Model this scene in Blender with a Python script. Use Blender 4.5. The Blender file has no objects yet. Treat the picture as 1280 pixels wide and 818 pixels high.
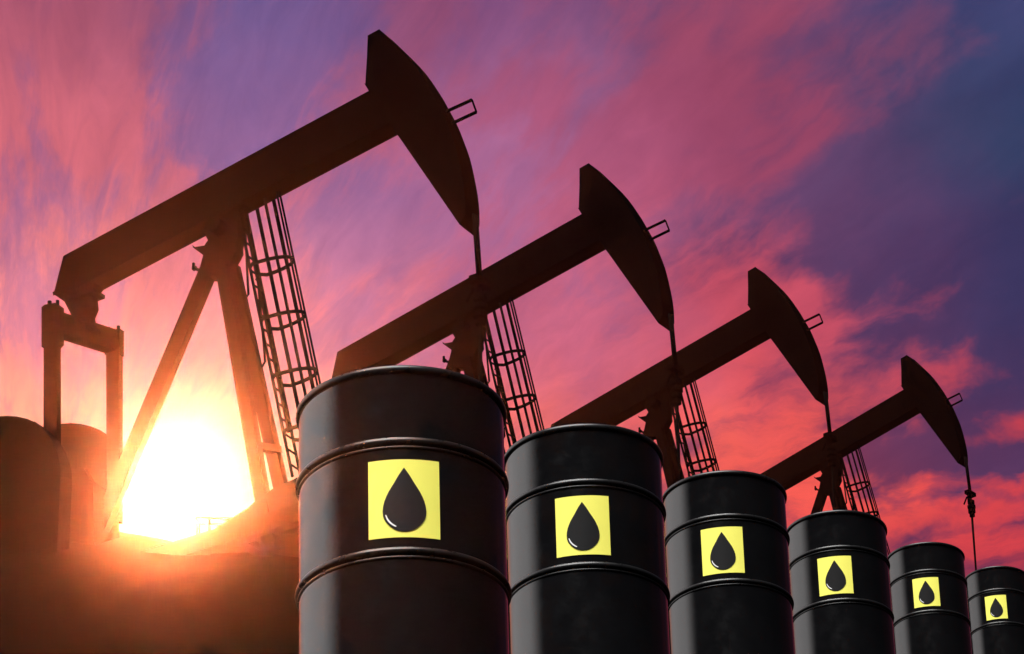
import bpy, math, random
from mathutils import Vector, Matrix

random.seed(7)
S = bpy.context.scene
COL = S.collection
R = math.radians

# ------------------------------------------------------------------ camera
F = 5000.0                                   # focal length in photo pixels (1280 wide)
PITCH, ROLL = R(29.0), R(-1.6)
CAM = Vector((0, 0, 1.6))
cd = bpy.data.cameras.new('camera'); cam = bpy.data.objects.new('camera', cd); COL.objects.link(cam)
cd.sensor_width = 36.0; cd.sensor_fit = 'HORIZONTAL'; cd.lens = 36.0 * F / 1280.0
cd.clip_start = 0.1; cd.clip_end = 20000
CM = Matrix.Rotation(math.pi / 2 + PITCH, 3, 'X') @ Matrix.Rotation(ROLL, 3, 'Z')
cam.matrix_world = Matrix.Translation(CAM) @ CM.to_4x4()
S.camera = cam

def ray(px, py):
    return CM @ Vector(((px - 640) / F, (409 - py) / F, -1.0))
def at_depth(px, py, d):
    return CAM + ray(px, py) * d
def depth_of(p):
    return -((CM.transposed() @ (p - CAM)).z)
def proj(p):
    q = CM.transposed() @ (p - CAM)
    return (640 + F * q.x / -q.z, 409 - F * q.y / -q.z)

# ------------------------------------------------------------------ light
SUN_DIR = ray(220, 612).normalized()         # towards the sun
SUN_EL = math.asin(SUN_DIR.z); SUN_AZ = math.atan2(SUN_DIR.x, SUN_DIR.y)
sl = bpy.data.lights.new('sun', 'SUN'); so = bpy.data.objects.new('sun', sl); COL.objects.link(so)
sl.energy = 5.0; sl.angle = R(0.5); sl.color = (1.0, 0.22, 0.07)
so.rotation_euler = (-SUN_DIR).to_track_quat('-Z', 'Y').to_euler()
so.location = (0, 0, 80)

S.view_settings.view_transform = 'Standard'; S.view_settings.look = 'None'
S.view_settings.exposure = 0.0; S.view_settings.gamma = 1.0
S.view_settings.use_curve_mapping = False
S.cycles.use_denoising = True
S.cycles.max_bounces = 6; S.cycles.volume_bounces = 0
S.cycles.sample_clamp_indirect = 4.0
S.cycles.caustics_reflective = False; S.cycles.caustics_refractive = False

def lin(c):
    return tuple(((v / 255.0) / 12.92 if v / 255.0 <= 0.04045 else ((v / 255.0 + 0.055) / 1.055) ** 2.4) for v in c)

# ------------------------------------------------------------------ sky (world)
W = bpy.data.worlds.new('World'); S.world = W; W.use_nodes = True
NT = W.node_tree; NT.nodes.clear()
class G:
    """small helper that writes node maths"""
    def __init__(s, nt): s.nt = nt
    def n(s, t, **k):
        o = s.nt.nodes.new(t)
        for a, b in k.items(): setattr(o, a, b)
        return o
    def set(s, sock, v):
        if hasattr(v, 'node'): s.nt.links.new(v, sock)
        else: sock.default_value = v
    def m(s, op, a, b=None, c=None, clamp=False):
        o = s.n('ShaderNodeMath', operation=op, use_clamp=clamp)
        for i, v in enumerate((a, b, c)):
            if v is not None: s.set(o.inputs[i], v)
        return o.outputs[0]
    def vm(s, op, a, b=None):
        o = s.n('ShaderNodeVectorMath', operation=op); s.set(o.inputs[0], a)
        if b is not None: s.set(o.inputs[1], b)
        return o.outputs['Value'] if op in ('DOT_PRODUCT', 'LENGTH') else o.outputs[0]
    def comb(s, x, y, z=0.0):
        o = s.n('ShaderNodeCombineXYZ')
        for i, v in enumerate((x, y, z)): s.set(o.inputs[i], v)
        return o.outputs[0]
    def mr(s, v, a, b, c=0.0, d=1.0, smooth=True):
        o = s.n('ShaderNodeMapRange', interpolation_type='SMOOTHSTEP' if smooth else 'LINEAR')
        for i, q in enumerate((v, a, b, c, d)): s.set(o.inputs[i], q)
        return o.outputs[0]
    def ramp(s, f, stops, interp='B_SPLINE'):
        o = s.n('ShaderNodeValToRGB'); cr = o.color_ramp; cr.interpolation = interp
        while len(cr.elements) < len(stops): cr.elements.new(0.5)
        for e, (p, c) in zip(cr.elements, stops): e.position = p; e.color = (*c, 1)
        s.set(o.inputs[0], f); return o.outputs[0]
    def mix(s, f, a, b, blend='MIX', clamp=True):
        o = s.n('ShaderNodeMix', data_type='RGBA', blend_type=blend, clamp_factor=clamp)
        s.set(o.inputs[0], f)
        for i, v in ((6, a), (7, b)): s.set(o.inputs[i], v if hasattr(v, 'node') else (*v, 1))
        return o.outputs[2]
    def noise(s, vec, scale, detail=4, rough=0.55, dist=0.0):
        o = s.n('ShaderNodeTexNoise'); s.set(o.inputs['Vector'], vec)
        o.inputs['Scale'].default_value = scale; o.inputs['Detail'].default_value = detail
        o.inputs['Roughness'].default_value = rough; o.inputs['Distortion'].default_value = dist
        return o.outputs[0], o.outputs[1]
g = G(NT)
tc = g.n('ShaderNodeTexCoord')
D = g.vm('NORMALIZE', tc.outputs['Generated'])
sx = g.n('ShaderNodeSeparateXYZ'); NT.links.new(D, sx.inputs[0])
az = g.m('ARCTAN2', sx.outputs[0], sx.outputs[1])
el = g.m('ARCSINE', sx.outputs[2])
# gentle warp so that the colours of the cloud bank have uneven borders
_, nc = g.noise(D, 22.0, 5, 0.6)
wv = g.n('ShaderNodeSeparateXYZ'); NT.links.new(nc, wv.inputs[0])
azw = g.m('ADD', az, g.m('MULTIPLY', g.m('SUBTRACT', wv.outputs[0], 0.5), 0.075))
elw = g.m('ADD', el, g.m('MULTIPLY', g.m('SUBTRACT', wv.outputs[1], 0.5), 0.045))
U = g.mr(azw, -0.16, 0.16, smooth=False)
V = g.m('DIVIDE', g.m('SUBTRACT', elw, R(24.0)), R(10.0))
XS = (0.043, 0.27, 0.5, 0.73, 0.957)
ROWS = (0.03, 0.28, 0.51, 0.74, 0.97)        # photo y = 800, 600, 400, 200, 0
GAP = (
    ((226, 120, 100), (225, 105, 95), (170, 70, 92), (120, 52, 80), (92, 46, 80)),
    ((238, 152, 140), (226, 142, 138), (186, 92, 112), (128, 58, 88), (88, 56, 96)),
    ((196, 118, 152), (190, 120, 160), (178, 106, 150), (98, 60, 100), (58, 54, 96)),
    ((158, 98, 142), (132, 96, 150), (172, 106, 152), (106, 70, 112), (50, 62, 100)),
    ((146, 82, 118), (108, 88, 144), (128, 80, 128), (108, 72, 114), (64, 68, 114)),
)
CLD = (
    ((250, 150, 100), (250, 130, 100), (240, 92, 84), (222, 70, 72), (200, 62, 74)),
    ((252, 176, 140), (246, 166, 145), (244, 112, 100), (242, 92, 84), (214, 68, 76)),
    ((238, 136, 138), (218, 126, 146), (196, 102, 134), (198, 80, 102), (142, 60, 90)),
    ((206, 104, 122), (192, 100, 128), (174, 90, 128), (152, 70, 102), (84, 64, 102)),
    ((168, 86, 112), (136, 84, 126), (142, 76, 114), (154, 72, 102), (104, 70, 108)),
)
def field(rows):
    cols = [g.ramp(U, [(x, lin(c)) for x, c in zip(XS, r)], 'EASE') for r in rows]
    out = cols[0]
    for i in range(1, len(rows)):
        out = g.mix(g.mr(V, ROWS[i - 1], ROWS[i]), out, cols[i])
    return out
gap, cloud = field(GAP), field(CLD)
# cloud streaks fan out from low on the horizon under the sun
c0 = ray(50, 840).normalized(); caz, cel = math.atan2(c0.x, c0.y), math.asin(c0.z)
dx = g.m('MULTIPLY', g.m('SUBTRACT', az, caz), 0.87); dy = g.m('SUBTRACT', el, cel)
dyw = g.m('ADD', dy, g.m('MULTIPLY', g.m('SUBTRACT', wv.outputs[2], 0.5), 0.02))
ang = g.m('ARCTAN2', dyw, dx)
lr = g.m('LOGARITHM', g.m('ADD', g.m('SQRT', g.m('ADD', g.m('MULTIPLY', dx, dx), g.m('MULTIPLY', dy, dy))), 0.004), 2.718)
n1, _ = g.noise(g.comb(g.m('MULTIPLY', ang, 3.4), g.m('MULTIPLY', lr, 1.5), 3.7), 1.7, 8, 0.58, 0.5)
n2, _ = g.noise(g.comb(g.m('MULTIPLY', ang, 12.0), g.m('MULTIPLY', lr, 3.6), 9.1), 1.5, 8, 0.62, 0.5)
n3, _ = g.noise(D, 60.0, 5, 0.62)
nn = g.m('ADD', g.m('ADD', g.m('MULTIPLY', n1, g.mr(V, 0.25, 0.6, 0.50, 0.66)), g.m('MULTIPLY', n2, g.mr(V, 0.25, 0.6, 0.40, 0.24))), g.m('MULTIPLY', n3, 0.10))
cov = g.m('ADD', g.mr(U, 0.45, 1.0, 0.03, -0.03), g.mr(V, 0.2, 0.75, 0.015, -0.01))
def seg(a, b, wid, amt):
    """a long bank of cloud (or a gap, amt < 0) between two directions of the sky"""
    global cov
    pa, pb = ray(*a).normalized(), ray(*b).normalized()
    A = (math.atan2(pa.x, pa.y) * 0.87, math.asin(pa.z)); B = (math.atan2(pb.x, pb.y) * 0.87, math.asin(pb.z))
    ex, ey = B[0] - A[0], B[1] - A[1]; l2 = ex * ex + ey * ey
    qx = g.m('SUBTRACT', g.m('MULTIPLY', azw, 0.87), A[0]); qy = g.m('SUBTRACT', elw, A[1])
    t = g.m('ADD', g.m('MULTIPLY', qx, ex / l2), g.m('MULTIPLY', qy, ey / l2), clamp=True)
    ux = g.m('SUBTRACT', qx, g.m('MULTIPLY', t, ex)); uy = g.m('SUBTRACT', qy, g.m('MULTIPLY', t, ey))
    d2 = g.m('ADD', g.m('MULTIPLY', ux, ux), g.m('MULTIPLY', uy, uy))
    cov = g.m('ADD', cov, g.m('MULTIPLY', g.m('EXPONENT', g.m('MULTIPLY', d2, -1.0 / (wid / F) ** 2)), amt))
seg((760, 230), (1190, 10), 55, 0.10)
seg((1170, 210), (1290, 120), 130, -0.13)
seg((1100, 300), (1280, 340), 45, -0.07)
seg((300, 170), (400, 30), 75, -0.10)
seg((60, 60), (200, 330), 80, 0.09)
seg((440, 290), (600, 260), 90, -0.10)
seg((150, 500), (330, 440), 80, 0.05)
seg((700, 500), (960, 400), 80, 0.10)
seg((900, 560), (1290, 640), 75, 0.075)
seg((1130, 545), (1300, 570), 16, -0.10)
seg((1080, 610), (1300, 618), 13, -0.08)
seg((1020, 430), (1300, 400), 26, -0.05)
seg((1000, 400), (1290, 500), 45, 0.07)
seg((1150, 665), (1290, 650), 22, -0.07)
seg((1060, 560), (1290, 470), 34, -0.09)
seg((1180, 590), (1290, 575), 18, -0.07)
mask = g.mr(g.m('ADD', nn, cov), 0.43, 0.60)
sky = g.mix(mask, gap, cloud)
# fine brightness variation inside the clouds
sky = g.mix(1.0, sky, g.ramp(n2, [(0.25, (0.80, 0.80, 0.84)), (0.75, (1.14, 1.12, 1.08))], 'LINEAR'), 'MULTIPLY')
# the sky far from the sunset side is dimmer
cosw = g.vm('DOT_PRODUCT', D, tuple(Vector((SUN_DIR.x, SUN_DIR.y, 0)).normalized()))
sky = g.mix(g.mr(cosw, -0.2, 0.85, 1.0, 0.0), sky, (0.012, 0.012, 0.016))
sky = g.mix(g.mr(az, 0.16, 0.5, 0.0, 0.8), sky, (0.01, 0.011, 0.016))
# unseen bright sky band added left of the view for the drums' side gloss
west_fill = g.m('MULTIPLY', g.mr(az, -0.3, -0.7), g.mr(az, -1.95, -1.4))
west_fill = g.m('MULTIPLY', west_fill, g.m('MULTIPLY', g.mr(el, R(4), R(16)), g.mr(el, R(60), R(38))))
sky = g.mix(west_fill, sky, g.ramp(g.mr(az, -0.6, -1.8, smooth=False), [(0.0, (0.8, 0.74, 0.74)), (1.0, (3.4, 3.3, 3.3))], 'LINEAR'))
hi = Vector((-0.2, -math.cos(R(64)), math.sin(R(64)))).normalized()  # added bright sky lobe, unseen above and behind the camera, lights the stickers
over_fill = g.mr(g.vm('DOT_PRODUCT', D, tuple(hi)), math.cos(R(27)), math.cos(R(12)))
sky = g.mix(1.0, sky, g.mix(over_fill, (0, 0, 0), (19.0, 18.6, 18.3)), 'ADD', False)
# sun and aureole
th = g.m('ARCCOSINE', g.m('MINIMUM', g.vm('DOT_PRODUCT', D, tuple(SUN_DIR)), 0.9999999))
def glow(sig, k, p=2.0):
    return g.m('MULTIPLY', g.m('EXPONENT', g.m('MULTIPLY', g.m('POWER', g.m('DIVIDE', th, R(sig)), p), -1.0)), k)
for sig, k, p, c in ((0.34, 3.0, 2, (1, 0.97, 0.94)), (0.8, 0.3, 1.6, (0.8, 0.95, 0.95)), (2.1, 0.13, 1.5, (0.5, 0.85, 0.75))):
    o = g.n('ShaderNodeMix', data_type='RGBA', blend_type='ADD', clamp_factor=False)
    g.set(o.inputs[0], glow(sig, k, p)); g.set(o.inputs[6], sky); o.inputs[7].default_value = (*c, 1)
    sky = o.outputs[2]
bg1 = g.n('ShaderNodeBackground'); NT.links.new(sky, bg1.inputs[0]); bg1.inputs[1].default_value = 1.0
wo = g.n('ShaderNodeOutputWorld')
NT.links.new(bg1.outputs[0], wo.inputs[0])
W.cycles.sampling_method = 'MANUAL'; W.cycles.sample_map_resolution = 2048

# ------------------------------------------------------------------ materials
def mat(name, base, rough, spec=0.5, var=0.0, scale=6.0, rvar=0.1, metallic=0.0, bump=0.0, tint=None):
    m = bpy.data.materials.new(name); m.use_nodes = True
    nt = m.node_tree; b = nt.nodes['Principled BSDF']; q = G(nt)
    t = q.n('ShaderNodeTexCoord').outputs['Object']
    f, _ = q.noise(t, scale, 6, 0.6)
    lo = tuple(c * (1 - var) for c in base); hi = tuple(c * (1 + var) for c in (tint or base))
    nt.links.new(q.ramp(f, [(0.35, lo), (0.7, hi)], 'LINEAR'), b.inputs['Base Color'])
    f2, _ = q.noise(t, scale * 2.3, 5, 0.65)
    nt.links.new(q.mr(f2, 0.3, 0.7, max(0.02, rough - rvar), min(1, rough + rvar)), b.inputs['Roughness'])
    b.inputs['Specular IOR Level'].default_value = spec; b.inputs['Metallic'].default_value = metallic
    if bump:
        bp = q.n('ShaderNodeBump'); bp.inputs['Strength'].default_value = bump; bp.inputs['Distance'].default_value = 0.01
        nt.links.new(f2, bp.inputs['Height']); nt.links.new(bp.outputs[0], b.inputs['Normal'])
    return m
M = {
    'drum': mat('black_gloss_drum_paint', (0.004, 0.004, 0.0045), 0.14, 0.34, 0.2, 5.0, 0.06),
    'hoop': mat('worn_black_hoop_paint', (0.007, 0.007, 0.0075), 0.3, 0.3, 0.3, 14.0, 0.05),
    'yellow': mat('yellow_sticker', (0.95, 0.91, 0.145), 0.6, 0.2, 0.02, 9.0, 0.05),
    'drop': mat('black_sticker_ink', (0.006, 0.006, 0.0065), 0.5, 0.1, 0.05, 9.0, 0.05),
    'white': mat('white_sticker_ink', (0.85, 0.85, 0.85), 0.6, 0.2, 0.02, 9.0, 0.05),
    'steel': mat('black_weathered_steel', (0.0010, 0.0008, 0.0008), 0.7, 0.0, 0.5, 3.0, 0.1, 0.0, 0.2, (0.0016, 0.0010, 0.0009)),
    'cable': mat('dark_wire_rope', (0.002, 0.002, 0.002), 0.7, 0.0, 0.3, 30.0, 0.1),
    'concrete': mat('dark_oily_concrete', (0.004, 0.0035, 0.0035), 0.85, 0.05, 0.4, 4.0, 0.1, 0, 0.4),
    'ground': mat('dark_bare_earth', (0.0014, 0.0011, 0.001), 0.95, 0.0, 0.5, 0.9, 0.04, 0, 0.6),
}

# ------------------------------------------------------------------ mesh helpers
class MB:
    def __init__(s): s.v = []; s.f = []
    def add(s, v, f):
        k = len(s.v); s.v += [tuple(p) for p in v]; s.f += [tuple(i + k for i in q) for q in f]
    def box(s, c, size, rot=None):
        c = Vector(c); h = Vector(size) / 2; rot = rot or Matrix.Identity(3)
        P = [c + rot @ Vector((h.x * a, h.y * b, h.z * d)) for a in (-1, 1) for b in (-1, 1) for d in (-1, 1)]
        s.add(P, [(0, 1, 3, 2), (4, 6, 7, 5), (0, 4, 5, 1), (2, 3, 7, 6), (0, 2, 6, 4), (1, 5, 7, 3)])
    def bar(s, a, b, w, d, w2=None, d2=None, side=(0, 1, 0)):
        """box member from a to b; w across, d along 'side'"""
        a, b = Vector(a), Vector(b); z = (b - a).normalized(); y = Vector(side); y = (y - z * y.dot(z)).normalized(); x = y.cross(z)
        P = []
        for p, ww, dd in ((a, w, d), (b, w2 or w, d2 or d)):
            P += [p + x * (i * ww / 2) + y * (j * dd / 2) for i, j in ((-1, -1), (1, -1), (1, 1), (-1, 1))]
        s.add(P, [(3, 2, 1, 0), (4, 5, 6, 7), (0, 1, 5, 4), (1, 2, 6, 5), (2, 3, 7, 6), (3, 0, 4, 7)])
    def tube(s, pts, r, n=8, closed=False):
        pts = [Vector(p) for p in pts]; N = len(pts); rings = []
        up = Vector((0.13, 0.27, 0.95)).normalized()
        for i, p in enumerate(pts):
            t = (pts[(i + 1) % N] - pts[i - 1]) if closed else (pts[min(i + 1, N - 1)] - pts[max(i - 1, 0)])
            t.normalize(); u = up if abs(up.dot(t)) < 0.97 else Vector((1, 0, 0))
            x = t.cross(u).normalized(); y = x.cross(t)
            rr = r[i] if isinstance(r, (list, tuple)) else r
            rings.append([p + (x * math.cos(2 * math.pi * k / n) + y * math.sin(2 * math.pi * k / n)) * rr for k in range(n)])
        v = [q for rg in rings for q in rg]; f = []
        for i in range(N if closed else N - 1):
            j = (i + 1) % N
            for k in range(n):
                f.append((i * n + k, i * n + (k + 1) % n, j * n + (k + 1) % n, j * n + k))
        if not closed: f += [tuple(range(n))[::-1], tuple(range((N - 1) * n, N * n))]
        s.add(v, f)
    def prism(s, near, far):
        n = len(near); v = list(near) + list(far)
        f = [tuple(range(n)), tuple(range(2 * n - 1, n - 1, -1))]
        f += [(i, i + n, (i + 1) % n + n, (i + 1) % n) for i in range(n)]
        s.add(v, f)
    def lathe(s, prof, n=96, cap=False):
        v = []; f = []; m = len(prof)
        for k in range(n):
            a = 2 * math.pi * k / n
            v += [(r * math.cos(a), r * math.sin(a), z) for r, z in prof]
        for k in range(n):
            j = (k + 1) % n
            f += [(k * m + i, j * m + i, j * m + i + 1, k * m + i + 1) for i in range(m - 1)]
        s.add(v, f)
        if cap:
            s.f.append(tuple(k * m for k in range(n))[::-1]); s.f.append(tuple(k * m + m - 1 for k in range(n)))
    def torus(s, Rr, z, rx, rz, n=96, k=14):
        prof = [(Rr + rx * math.cos(2 * math.pi * i / k), z + rz * math.sin(2 * math.pi * i / k)) for i in range(k)]
        s.lathe(prof + prof[:1], n)
    def build(s, name, m, parent=None, smooth=False, bevel=0.0, merge=True):
        me = bpy.data.meshes.new(name); me.from_pydata(s.v, [], s.f); me.validate()
        import bmesh
        bm = bmesh.new(); bm.from_mesh(me)
        if merge: bmesh.ops.remove_doubles(bm, verts=bm.verts, dist=1e-6)
        bmesh.ops.recalc_face_normals(bm, faces=bm.faces); bm.to_mesh(me); bm.free()
        for p in me.polygons: p.use_smooth = smooth
        me.materials.append(m)
        o = bpy.data.objects.new(name, me); COL.objects.link(o)
        if parent: o.parent = parent
        if bevel:
            b = o.modifiers.new('edge', 'BEVEL'); b.width = bevel; b.segments = 2; b.limit_method = 'ANGLE'
        return o
def empty(name, label, cat, group=None):
    o = bpy.data.objects.new(name, None); COL.objects.link(o); o.empty_display_size = 0.2
    o['label'] = label; o['category'] = cat
    if group: o['group'] = group
    return o
def copy_tree(o, parent=None):
    c = o.copy(); COL.objects.link(c)
    if parent: c.parent = parent
    for ch in list(o.children): copy_tree(ch, c)
    return c

# ------------------------------------------------------------------ drums: where they stand
# left, right edge and top of each drum on the photograph -> distance from its real diameter of 0.60 m
DRUMS = [(370.5, 632.5, 456.5), (628.5, 828.5, 529.5), (826.5, 983, 588.0), (981, 1108.5, 637.5), (1107.5, 1205.5, 677.5), (1204.5, 1285, 707.5)]
RIM = 0.300; RB = 0.2925; H1, H2, H3 = 0.247, 0.337, 0.415; HT = H1 + H2 + H3
drum_at = []
for l, r, t in DRUMS:
    d = 2 * RIM * F / (r - l); c = (l + r) / 2
    b = (r - l) / 2 * math.sin(R(28.5) - (t - 409) / F)
    top = at_depth(c, t + b, d)
    drum_at.append(Vector((top.x, top.y, top.z - HT)))

# ------------------------------------------------------------------ pumpjack frame
PJD = 50.0
O1 = at_depth(300, 692, PJD)
laz = math.atan2(*(O1 - CAM).xy)             # azimuth of the line of sight
YAW = R(-35) - laz
ROT = Matrix.Rotation(YAW, 3, 'Z')
def L(px, py, y=0.0):
    """photo pixel -> local point on the plane at depth y of the first pumpjack"""
    n = ROT @ Vector((0, 1, 0)); r = ray(px, py)
    t = ((O1 + n * y) - CAM).dot(n) / r.dot(n)
    return ROT.transposed() @ (CAM + r * t - O1)
def dimg(h, px, py):
    a = proj(O1 + ROT @ L(px, py)); b = proj(O1 + ROT @ (L(px, py) + Vector((0, h, 0))))
    return Vector((b[0] - a[0], b[1] - a[1]))
def erode(poly, d):
    """shrink an outline so that after giving it thickness its silhouette is the traced one"""
    P = [Vector(p) for p in poly]; n = len(P)
    area = sum(P[i].x * P[(i + 1) % n].y - P[(i + 1) % n].x * P[i].y for i in range(n))
    sgn = 1 if area > 0 else -1
    E = []
    for i in range(n):
        e = P[(i + 1) % n] - P[i]; nr = Vector((-e.y, e.x)).normalized() * sgn
        E.append((P[i] + nr * abs(nr.dot(d)), e.normalized(), nr * abs(nr.dot(d))))
    out = []
    for i in range(n):
        a, ea, oa = E[i - 1]; b, eb, ob = E[i]
        cr = ea.x * eb.y - ea.y * eb.x
        if abs(cr) < 0.12: out.append(P[i] + (oa + ob) / 2)
        else:
            t = ((b - a).x * eb.y - (b - a).y * eb.x) / cr; out.append(a + ea * t)
    return out
def slab(poly, y, thick, er=True):
    """solid plate from a traced outline, centred on local depth y"""
    if er: poly = erode(poly, dimg(thick / 2, *poly[0]))
    pts = [L(p[0], p[1], y) for p in poly]
    mb = MB()
    mb.prism([p - Vector((0, thick / 2, 0)) for p in pts], [p + Vector((0, thick / 2, 0)) for p in pts])
    return mb

# ------------------------------------------------------------------ ground
PJ_HEAD = [(475.2, 36.6), (740.0, 205.2), (949.6, 335.6), (1139.5, 446.0)]
PJ_S = [1.0, 0.808, 0.662, 0.534]
ref_local = L(530, 166)
ref_depth = depth_of(O1 + ROT @ ref_local)
pj_place = []
for (hx, hy), s in zip(PJ_HEAD, PJ_S):
    px, py = hx + 54.8 * s, hy + 129.4 * s
    w = at_depth(px, py, ref_depth / s)
    a1 = math.atan2(*((O1 + ROT @ ref_local) - CAM).xy); a2 = math.atan2(*(w - CAM).xy)
    yaw = YAW - (a2 - a1)
    pj_place.append((w - Matrix.Rotation(yaw, 3, 'Z') @ ref_local, yaw))

import numpy as np
def axis(segs):
    out = []
    for a, b, st in segs:
        out += list(np.arange(a, b - 1e-6, st))
    return np.array(out + [segs[-1][1]])
gx = axis([(-600, -120, 60), (-120, -40, 10), (-40, -12, 1.4), (-12, 14, 0.3), (14, 40, 1.3), (40, 120, 10), (120, 600, 60)])
gy = axis([(-600, -120, 60), (-120, -10, 11), (-10, 4, 1.0), (4, 60, 0.3), (60, 120, 1.0), (120, 200, 10), (200, 900, 70)])
X, Y = np.meshgrid(gx, gy)
def sst(a, b, v):
    t = np.clip((v - a) / (b - a), 0, 1); return t * t * (3 - 2 * t)
SL = math.tan(R(24.0))
def base_z(x, y):
    yy = np.where(y < 100, y, 100 + (y - 100) * 0.0)
    z = np.where(y > 0, SL * yy + 1.45 * sst(0, 8, y), 0.02 * y)
    z = z - np.where(y > 100, (1 - np.exp(-(y - 100) / 150)) * 40, 0)
    return z
Z = base_z(X, Y)
rs = np.random.RandomState(3)
anchors = []                                  # (x, y, z, radius)
for p in drum_at:
    h = Vector((p.x, p.y - RB))               # the front foot of the drum
    anchors.append((p.x, p.y - RB, p.z + 0.004, 0.9))
for p, yaw in pj_place:
    anchors.append((p.x, p.y, p.z, 5.5))
mnd = at_depth(90, 679, 57.0); anchors.append((mnd.x, mnd.y, mnd.z, 4.0))
mnd2 = at_depth(-160, 655, 56.0); anchors.append((mnd2.x, mnd2.y, mnd2.z, 5.0))
for it in range(25):                          # relax bumps until the sheet meets every foot
    for ax, ay, azz, rr in anchors:
        i = np.searchsorted(gy, ay) - 1; j = np.searchsorted(gx, ax) - 1
        ty = (ay - gy[i]) / (gy[i + 1] - gy[i]); tx = (ax - gx[j]) / (gx[j + 1] - gx[j])
        cur = (Z[i, j] * (1 - tx) + Z[i, j + 1] * tx) * (1 - ty) + (Z[i + 1, j] * (1 - tx) + Z[i + 1, j + 1] * tx) * ty
        Z += 0.8 * (azz - cur) * np.exp(-((X - ax) ** 2 + (Y - ay) ** 2) / (rr * rr))
Z += 0.03 * np.sin(X * 1.7 + Y * 0.9) * np.sin(Y * 1.3 - X * 0.6) * sst(36, 44, Y)
Z += 0.012 * rs.randn(*Z.shape) * sst(38, 44, Y) * (1 - sst(58, 70, Y))
nx_ = len(gx); v = list(zip(X.ravel().tolist(), Y.ravel().tolist(), Z.ravel().tolist()))
f = [(j * nx_ + i, j * nx_ + i + 1, (j + 1) * nx_ + i + 1, (j + 1) * nx_ + i) for j in range(len(gy) - 1) for i in range(nx_ - 1)]
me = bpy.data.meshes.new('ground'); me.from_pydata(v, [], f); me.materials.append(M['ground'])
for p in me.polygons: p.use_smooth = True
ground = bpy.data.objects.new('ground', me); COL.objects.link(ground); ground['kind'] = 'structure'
def ground_z(x, y):
    i = np.searchsorted(gy, y) - 1; j = np.searchsorted(gx, x) - 1
    ty = (y - gy[i]) / (gy[i + 1] - gy[i]); tx = (x - gx[j]) / (gx[j + 1] - gx[j])
    return float((Z[i, j] * (1 - tx) + Z[i, j + 1] * tx) * (1 - ty) + (Z[i + 1, j] * (1 - tx) + Z[i + 1, j + 1] * tx) * ty)

# ------------------------------------------------------------------ haze
hz = MB()
HZ0 = float(Z.min()) - 1.0; HZ1 = float(at_depth(1139.5, 446, ref_depth / PJ_S[3]).z) + 2.0
hz.box((0, 150, (HZ0 + HZ1) / 2), (1300, 1620, HZ1 - HZ0))
HAZE = hz.build('haze', M['ground']); HAZE['kind'] = 'stuff'; HAZE.data.materials.clear()
hm = bpy.data.materials.new('haze'); hm.use_nodes = True; hm.node_tree.nodes.clear()
pv = hm.node_tree.nodes.new('ShaderNodeVolumePrincipled'); ho = hm.node_tree.nodes.new('ShaderNodeOutputMaterial')
pv.inputs['Color'].default_value = (0.95, 0.93, 0.9, 1); pv.inputs['Density'].default_value = 0.00008
pv.inputs['Anisotropy'].default_value = 0.991
hm.node_tree.links.new(pv.outputs[0], ho.inputs['Volume']); HAZE.data.materials.append(hm)

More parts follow.
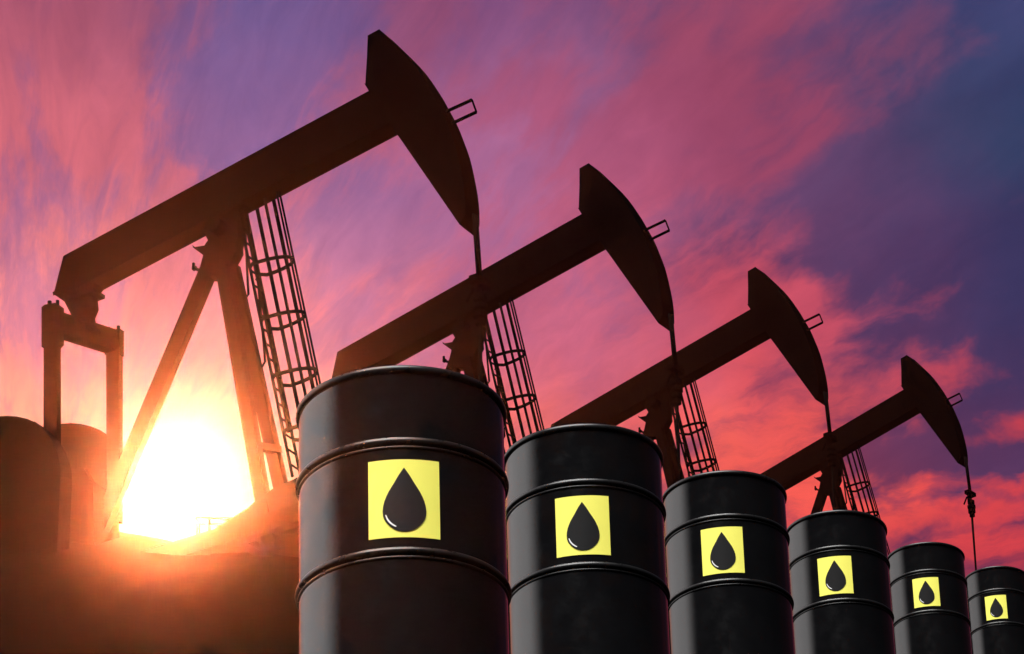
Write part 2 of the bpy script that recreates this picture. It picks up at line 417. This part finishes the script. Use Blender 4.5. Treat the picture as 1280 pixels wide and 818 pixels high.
# ------------------------------------------------------------------ pumpjack
def build_pumpjack():
    root = empty('pumpjack', '', 'pumpjack', 'pumpjacks in a receding row')
    st = M['steel']; V3 = Vector
    # walking beam
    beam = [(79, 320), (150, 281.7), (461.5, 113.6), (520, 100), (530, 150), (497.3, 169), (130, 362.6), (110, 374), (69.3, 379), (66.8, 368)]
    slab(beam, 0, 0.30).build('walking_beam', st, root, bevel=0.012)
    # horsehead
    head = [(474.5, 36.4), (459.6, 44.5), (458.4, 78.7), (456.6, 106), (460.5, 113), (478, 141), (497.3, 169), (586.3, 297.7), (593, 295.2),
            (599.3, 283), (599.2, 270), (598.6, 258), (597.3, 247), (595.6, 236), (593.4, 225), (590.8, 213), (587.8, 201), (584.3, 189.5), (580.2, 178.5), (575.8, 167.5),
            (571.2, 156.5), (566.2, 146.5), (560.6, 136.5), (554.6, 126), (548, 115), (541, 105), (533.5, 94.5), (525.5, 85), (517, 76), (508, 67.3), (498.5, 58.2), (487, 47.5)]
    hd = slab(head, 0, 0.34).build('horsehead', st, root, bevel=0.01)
    br = MB()
    a, b, c, d = L(556, 140.5), L(590, 125), L(595.5, 140.3), L(564, 155)
    br.bar(a, b, 0.033, 0.03); br.bar(d, c, 0.033, 0.03); br.bar(b, c, 0.02, 0.02)
    br.build('hanger_bracket', st, hd)
    # bridle, carrier bar and polished rod
    bd = MB(); t0 = L(596.3, 268); t1 = V3((t0.x + 0.015, 0, L(603, 352).z)); RX = t1.x
    for s in (-1, 1): bd.tube([t0 + V3((-0.03, s * 0.035, 0)), t1 + V3((-0.0, s * 0.035, 0))], 0.022, 8)
    bridle = bd.build('bridle', M['cable'], root, True)
    bar_ = MB(); bar_.box(t1, (0.13, 0.30, 0.09)); bar_.box(t1 + V3((-0.04, 0, -0.11)), (0.05, 0.1, 0.2)); bar_.tube([t1 + V3((-0.1, 0, -0.05)), t1 + V3((-0.2, 0, -0.22))], 0.02, 6)
    bar_.build('carrier_bar', st, root)
    for k, (yy, w) in enumerate(((372, 0.085), (383, 0.10), (393, 0.09), (402, 0.065))):
        cl = MB(); p = V3((RX, 0, L(604, yy).z)); cl.tube([p - V3((0, 0, 0.035)), p + V3((0, 0, 0.035))], w, 10)
        cl.build('rod_clamp', st, root)
    rd = MB(); r0 = t1; r1 = V3((RX - 0.05, 0, L(610, 640).z)); rd.tube([r0, r1], [0.03, 0.019], 8)
    rd.build('polished_rod', M['cable'], root, True)
    wh = MB(); q = r1 - V3((0, 0, 0.1)); zb = -0.35
    wh.tube([(q.x, q.y, zb), (q.x, q.y, q.z + 0.1)], 0.09, 12); wh.tube([(q.x, q.y, q.z - 0.05), (q.x, q.y, q.z)], 0.16, 12)
    wh.tube([(q.x - 0.35, q.y, q.z - 0.2), (q.x + 0.4, q.y, q.z - 0.2)], 0.05, 10)
    wh.build('wellhead', st, root)
    # saddle bearing between beam and post
    sad = [(262, 262), (312, 244), (313, 262), (305.6, 272), (306, 300), (304, 312), (304.5, 319), (298, 331), (290, 352), (258, 352), (250, 334), (254, 319), (246.6, 312.6), (241, 311.2), (241, 309.4),
           (255.5, 307), (258, 303), (260, 300.5), (258.5, 297.5), (252, 296)]
    sb = slab(sad, 0, 0.16).build('saddle_bearing', st, root)
    pin = MB(); pc = L(281, 290); pin.tube([pc + V3((0, -0.26, 0)), pc + V3((0, 0.26, 0))], 0.10, 16); pin.build('pivot_pin', st, sb)
    kn = MB(); kp = L(243, 335.5); kn.tube([L(249, 338), kp], 0.02, 6); kn.box(kp, (0.05, 0.05, 0.05)); kn.box(L(242, 331.5), (0.03, 0.03, 0.06)); kn.build('grease_fitting', st, sb)
    # samson post: one rear strut, two front legs
    def leg(pt, pb, yt, yb, w, dd, w2=None):
        m_ = MB(); m_.bar(L(*pt, yt), L(*pb, yb), w, dd, w2); m_.build('leg', st, root)
    def xl(y): return 235 - (y - 400) * 0.418
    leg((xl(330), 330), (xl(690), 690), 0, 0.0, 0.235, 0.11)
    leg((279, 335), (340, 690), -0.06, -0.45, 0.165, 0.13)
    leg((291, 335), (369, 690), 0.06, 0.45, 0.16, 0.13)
    cb = MB(); cb.bar(L(316, 557, -0.3), L(348, 563, 0.32), 0.10, 0.09, side=(0, 0, 1)); cb.build('cross_brace', st, root)
    # ladder with safety cage
    la, lb = L(302.5, 262), L(371.5, 600); ax = (lb - la).normalized(); ln = (lb - la).length
    ld = MB()
    for s in (-1, 1): ld.bar(la + V3((0, s * 0.105, 0)), lb + V3((0, s * 0.105, 0)), 0.034, 0.022)
    k = 0.12
    while k < ln:
        ld.tube([la + ax * k + V3((0, -0.105, 0)), la + ax * k + V3((0, 0.105, 0))], 0.014, 6); k += 0.235
    lad = ld.build('ladder', st, root)
    for py, x0 in ((372, 306.5), (456, 327.5)):
        bk = MB(); tt = (L(0, py).z - la.z) / ax.z; e = la + ax * tt
        bk.tube([L(x0, py + 3, 0.03), L(x0 + 4, py - 4, 0.03), e + V3((0.02, 0, 0.05)), e + V3((0, 0, -0.02))], 0.016, 6); bk.build('standoff', st, lad)
    CA, CB_ = 0.60, 0.17
    def hoop_pt(c, a):                        # a from -90 to 90 degrees
        return c + V3((0.08 + (CA - 0.08) * max(0, math.cos(a)) ** 0.85, CB_ * math.sin(a), 0))
    for t in (1.02, 1.90, 2.80, 3.65):
        cg = MB(); c = la + ax * t
        pts = [c + V3((0, -CB_ * 0.6, 0))] + [hoop_pt(c, R(-90 + 180 * i / 14)) for i in range(15)] + [c + V3((0, CB_ * 0.6, 0))]
        for i in range(len(pts) - 1): cg.bar(pts[i], pts[i + 1], 0.014, 0.05, side=tuple(ax))
        cg.build('cage_hoop', st, root)
    for deg, w in ((-88, 0.036), (-50, 0.04), (-14, 0.024), (14, 0.024), (52, 0.05), (86, 0.05)):
        t = 0.3
        while True:                           # the bars stop just above the lower flange of the beam
            q = proj(O1 + ROT @ hoop_pt(la + ax * t, R(deg)))
            if q[1] < 169 + (497.3 - q[0]) * 0.5275 - 8 or t < -1.5: break
            t -= 0.02
        cv = MB(); cv.bar(hoop_pt(la + ax * t, R(deg)), hoop_pt(la + ax * 3.70, R(deg)), w, 0.014); cv.build('cage_bar', st, root)
    # tail bearing, equalizer and pitman arms
    tail = [(72, 360), (84, 384), (93, 401.7), (96, 412), (128, 417), (120.5, 408.5), (119, 398.7), (123.5, 388), (122, 373.5), (125.6, 367.5), (130, 362), (100, 340)]
    tb = slab(tail, 0, 0.12); tb.tube([L(106, 392, -0.24), L(106, 392, 0.24)], 0.12, 16); tb.box(L(108, 372), (0.42, 0.26, 0.05)); tb.build('tail_bearing', st, root)
    eq = MB(); e0, e1 = L(66, 404, -0.62), L(142, 428, 0.62)
    eq.bar(e0, e1, 0.16, 0.31, side=(0, 0, 1)); eqo = eq.build('equalizer', st, root)
    m_ = slab([(52, 384), (56, 381), (69, 378.8), (80, 385), (80, 431.5), (76, 436), (52, 438)], -0.62, 0.10); m_.tube([L(66, 409, -0.74), L(66, 409, -0.5)], 0.085, 14); m_.tube([L(62, 383, -0.62), L(62, 377, -0.62)], 0.03, 8); m_.tube([L(72, 381, -0.62), L(72, 376, -0.62)], 0.025, 8); m_.build('end_bearing', st, eqo)
    m_ = slab([(128, 417), (132, 414.4), (140, 412.8), (150.5, 411.3), (155, 414.5), (155, 446), (131, 447)], 0.62, 0.10); m_.tube([L(142, 430, 0.5), L(142, 430, 0.75)], 0.085, 14); m_.tube([L(136, 415, 0.62), L(136, 410, 0.62)], 0.025, 8); m_.tube([L(148, 413, 0.62), L(148, 408, 0.62)], 0.025, 8); m_.build('end_bearing', st, eqo)
    slab([(54.7, 420), (76, 420), (76.5, 640), (54.2, 640)], -0.62, 0.09).build('pitman_arm', st, root)
    slab([(132.5, 440), (153.5, 440), (153.5, 655), (133.5, 655)], 0.62, 0.09).build('pitman_arm', st, root)
    # counterweights and cranks
    def cw(cx, cy, r, y, low, a0=0):
        poly = [(cx + r * math.cos(R(a)), cy - r * math.sin(R(a))) for a in range(a0, 181, 9)] + [(cx - r * 0.92, low), (cx + r * (0.92 if not a0 else 0.70), low)]
        slab(poly, y, 0.24).build('counterweight', st, root)
        m2 = slab([(cx + 20, cy - 30), (cx + 40, cy + 10), (cx + 56, cy + 80), (cx + 26, cy + 90), (cx - 14, cy + 20)], y * 0.8, 0.14); m2.build('crank', st, root)
    cw(9, 601, 81, -0.85, 740); cw(88, 610.5, 81.5, 0.85, 740, 45)
    # gear reducer, motor and skid
    gb = slab([(60, 606), (92, 594), (128, 604), (148, 622), (150, 700), (50, 700)], 0, 0.55); gb.build('gear_reducer', st, root)
    p = L(20, 684); mo = MB(); mo.tube([p + V3((-0.1, -0.3, 0.1)), p + V3((-0.1, 0.35, 0.1))], 0.17, 16); mo.box(p + V3((-0.1, 0, -0.09)), (0.4, 0.5, 0.1)); mo.build('motor', st, root)
    sk = MB()
    xa, xb = L(-30, 694).x, L(440, 694).x
    for s in (-1, 1): sk.box(((xa + xb) / 2, s * 0.5, -0.02), (xb - xa, 0.16, 0.24))
    for i in range(6): sk.box((xa + 0.3 + i * (xb - xa - 0.6) / 5, 0, -0.02), (0.14, 0.84, 0.2))
    sk.build('skid_base', st, root)
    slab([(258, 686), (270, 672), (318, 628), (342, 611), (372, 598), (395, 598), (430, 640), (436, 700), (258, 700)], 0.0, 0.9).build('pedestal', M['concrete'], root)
    return root
pj = build_pumpjack()
PJ_LABELS = [
    'largest pumpjack, black, its whole A-frame post and tail end in view against the sun glare',
    'second largest black pumpjack, its tail end behind the biggest oil drum',
    'third largest black pumpjack, between the second and the smallest, tail behind the second drum',
    'smallest and farthest black pumpjack, its thin polished rod hanging in full view against red cloud',
]
pjs = []
for i, (p, yaw) in enumerate(pj_place):
    o = pj if i == 0 else copy_tree(pj)
    o.location = p; o.rotation_euler = (0, 0, yaw); o['label'] = PJ_LABELS[i]; pjs.append(o)

# ------------------------------------------------------------------ oil drums
def build_drum():
    root = empty('oil_drum', '', 'oil drum', 'black oil drums in a receding row')
    sh = MB(); zs = [0.012 + (HT - 0.03) * i / 40 for i in range(41)]
    sh.lathe([(RB, z) for z in zs], 128); sh.build('shell', M['drum'], root, True)
    ld = MB(); ld.lathe([(0.0001, HT - 0.022), (RB - 0.002, HT - 0.022)], 64); ld.lathe([(0.0001, 0.014), (RB - 0.002, 0.014)], 64); ld.build('lid', M['drum'], root)
    for z in (HT - 0.0125, 0.0125):
        t = MB(); t.torus(RB + 0.001, z, 0.0085, 0.0125, 128); t.build('rim', M['hoop'], root, True)
    for z in (HT - H1, HT - H1 - H2):
        t = MB()
        t.torus(RB - 0.002, z + 0.008, 0.0125, 0.013, 128); t.torus(RB - 0.002, z - 0.0105, 0.0065, 0.006, 128)
        t.build('rolling_hoop', M['hoop'], root, True)
    # sticker
    hw = math.asin(0.0975 / RB); off = R(1.0); hgt = 0.239; ztop = HT - H1 - 0.049
    def P(s, t, lift):                        # s, t in 0..1 across and down the sticker
        a = off + (s - 0.5) * 2 * hw; r_ = RB + lift
        return (r_ * math.sin(a), -r_ * math.cos(a), ztop - t * hgt)
    def sheet(rows, lift, name, m, par):
        mb = MB(); n = len(rows[0]); nr = len(rows)
        for k in (0.0, 0.0008):
            mb.add([P(s, t, lift + k) for rw in rows for s, t in rw], [(j * n + i, j * n + i + 1, (j + 1) * n + i + 1, (j + 1) * n + i) for j in range(nr - 1) for i in range(n - 1)])
        N = n * nr; loop = list(range(n)) + [j * n + n - 1 for j in range(1, nr)] + [(nr - 1) * n + i for i in range(n - 2, -1, -1)] + [j * n for j in range(nr - 2, 0, -1)]
        k = len(loop); w = [mb.v[i] for i in loop] + [mb.v[i + N] for i in loop]      # own corners: the cut edge stays crisp
        mb.add(w, [(i, (i + 1) % k, (i + 1) % k + k, i + k) for i in range(k)])
        return mb.build(name, m, par, True, 0.0, False)
    lab = sheet([[(i / 20, j / 8) for i in range(21)] for j in range(9)], 0.0008, 'label', M['yellow'], root)
    prof = [(0.110, 0.0), (0.155, 0.036), (0.206, 0.0736), (0.255, 0.106), (0.304, 0.137), (0.362, 0.178), (0.419, 0.217), (0.475, 0.248), (0.535, 0.275), (0.60, 0.294), (0.666, 0.301),
            (0.72, 0.296), (0.765, 0.279), (0.81, 0.248), (0.85, 0.209), (0.88, 0.170), (0.903, 0.128), (0.918, 0.088), (0.926, 0.05), (0.929, 0.0)]
    sheet([[(0.503 + w * (2 * i / 16 - 1), t) for i in range(17)] for t, w in prof], 0.0026, 'drop_symbol', M['drop'], lab)
    rows = []
    for i in range(11):
        a = R(192 + 52 * i / 10); ww = 0.011 * (0.35 + 0.65 * math.sin(math.pi * (i + 0.5) / 11) ** 0.5)
        ca, sa = math.cos(a), math.sin(a)
        rows.append([(0.503 + (0.262 + k * ww) * ca, 0.668 - (0.222 + k * ww) * sa) for k in (-1, 0, 1)])
    sheet(rows, 0.0044, 'highlight', M['white'], lab)
    return root
drum = build_drum()
DR_LABELS = [
    'largest black oil drum, at the near end of the row, nearest the sun glare',
    'second largest black oil drum, touching the biggest one, below the second pumpjack head',
    'third largest black oil drum, in front of the third pumpjack post',
    'fourth largest black oil drum, in front of the smallest pumpjack post and ladder',
    'fifth largest black oil drum, second smallest of the row, below the smallest pumpjack head',
    'smallest black oil drum, at the far end of the row under the thin polished rod',
]
for i, p in enumerate(drum_at):
    o = drum if i == 0 else copy_tree(drum)
    o.location = p; o.rotation_euler = (0, 0, -math.atan2(p.x - CAM.x, p.y - CAM.y) - R((0.0, 2.9, 5.0, 5.2, 3.6, 5.0)[i])); o['label'] = DR_LABELS[i]

# ------------------------------------------------------------------ pipe railing on the crest behind the first pumpjack
rl = empty('pipe_railing', 'low pipe railing on the ground crest in the sun glare, by the largest pumpjack', 'railing')
p0, p1 = at_depth(247, 660, 56), at_depth(302, 660, 56)
z0 = min(ground_z(p0.x, p0.y), ground_z(p1.x, p1.y)) - 0.05
rl.location = (p0.x, p0.y, z0)
def rlp(px, py): return at_depth(px, py, 56) - Vector(rl.location)
for px in (248, 262, 300):
    m_ = MB(); t = rlp(px, 648); m_.tube([(t.x, t.y, 0), t], 0.03 if px == 248 else 0.02, 8); m_.build('post', M['steel'], rl)
for y in (648, 656):
    m_ = MB(); m_.tube([rlp(244, y), rlp(304, y + 1)], 0.02, 8); m_.build('rail', M['steel'], rl)
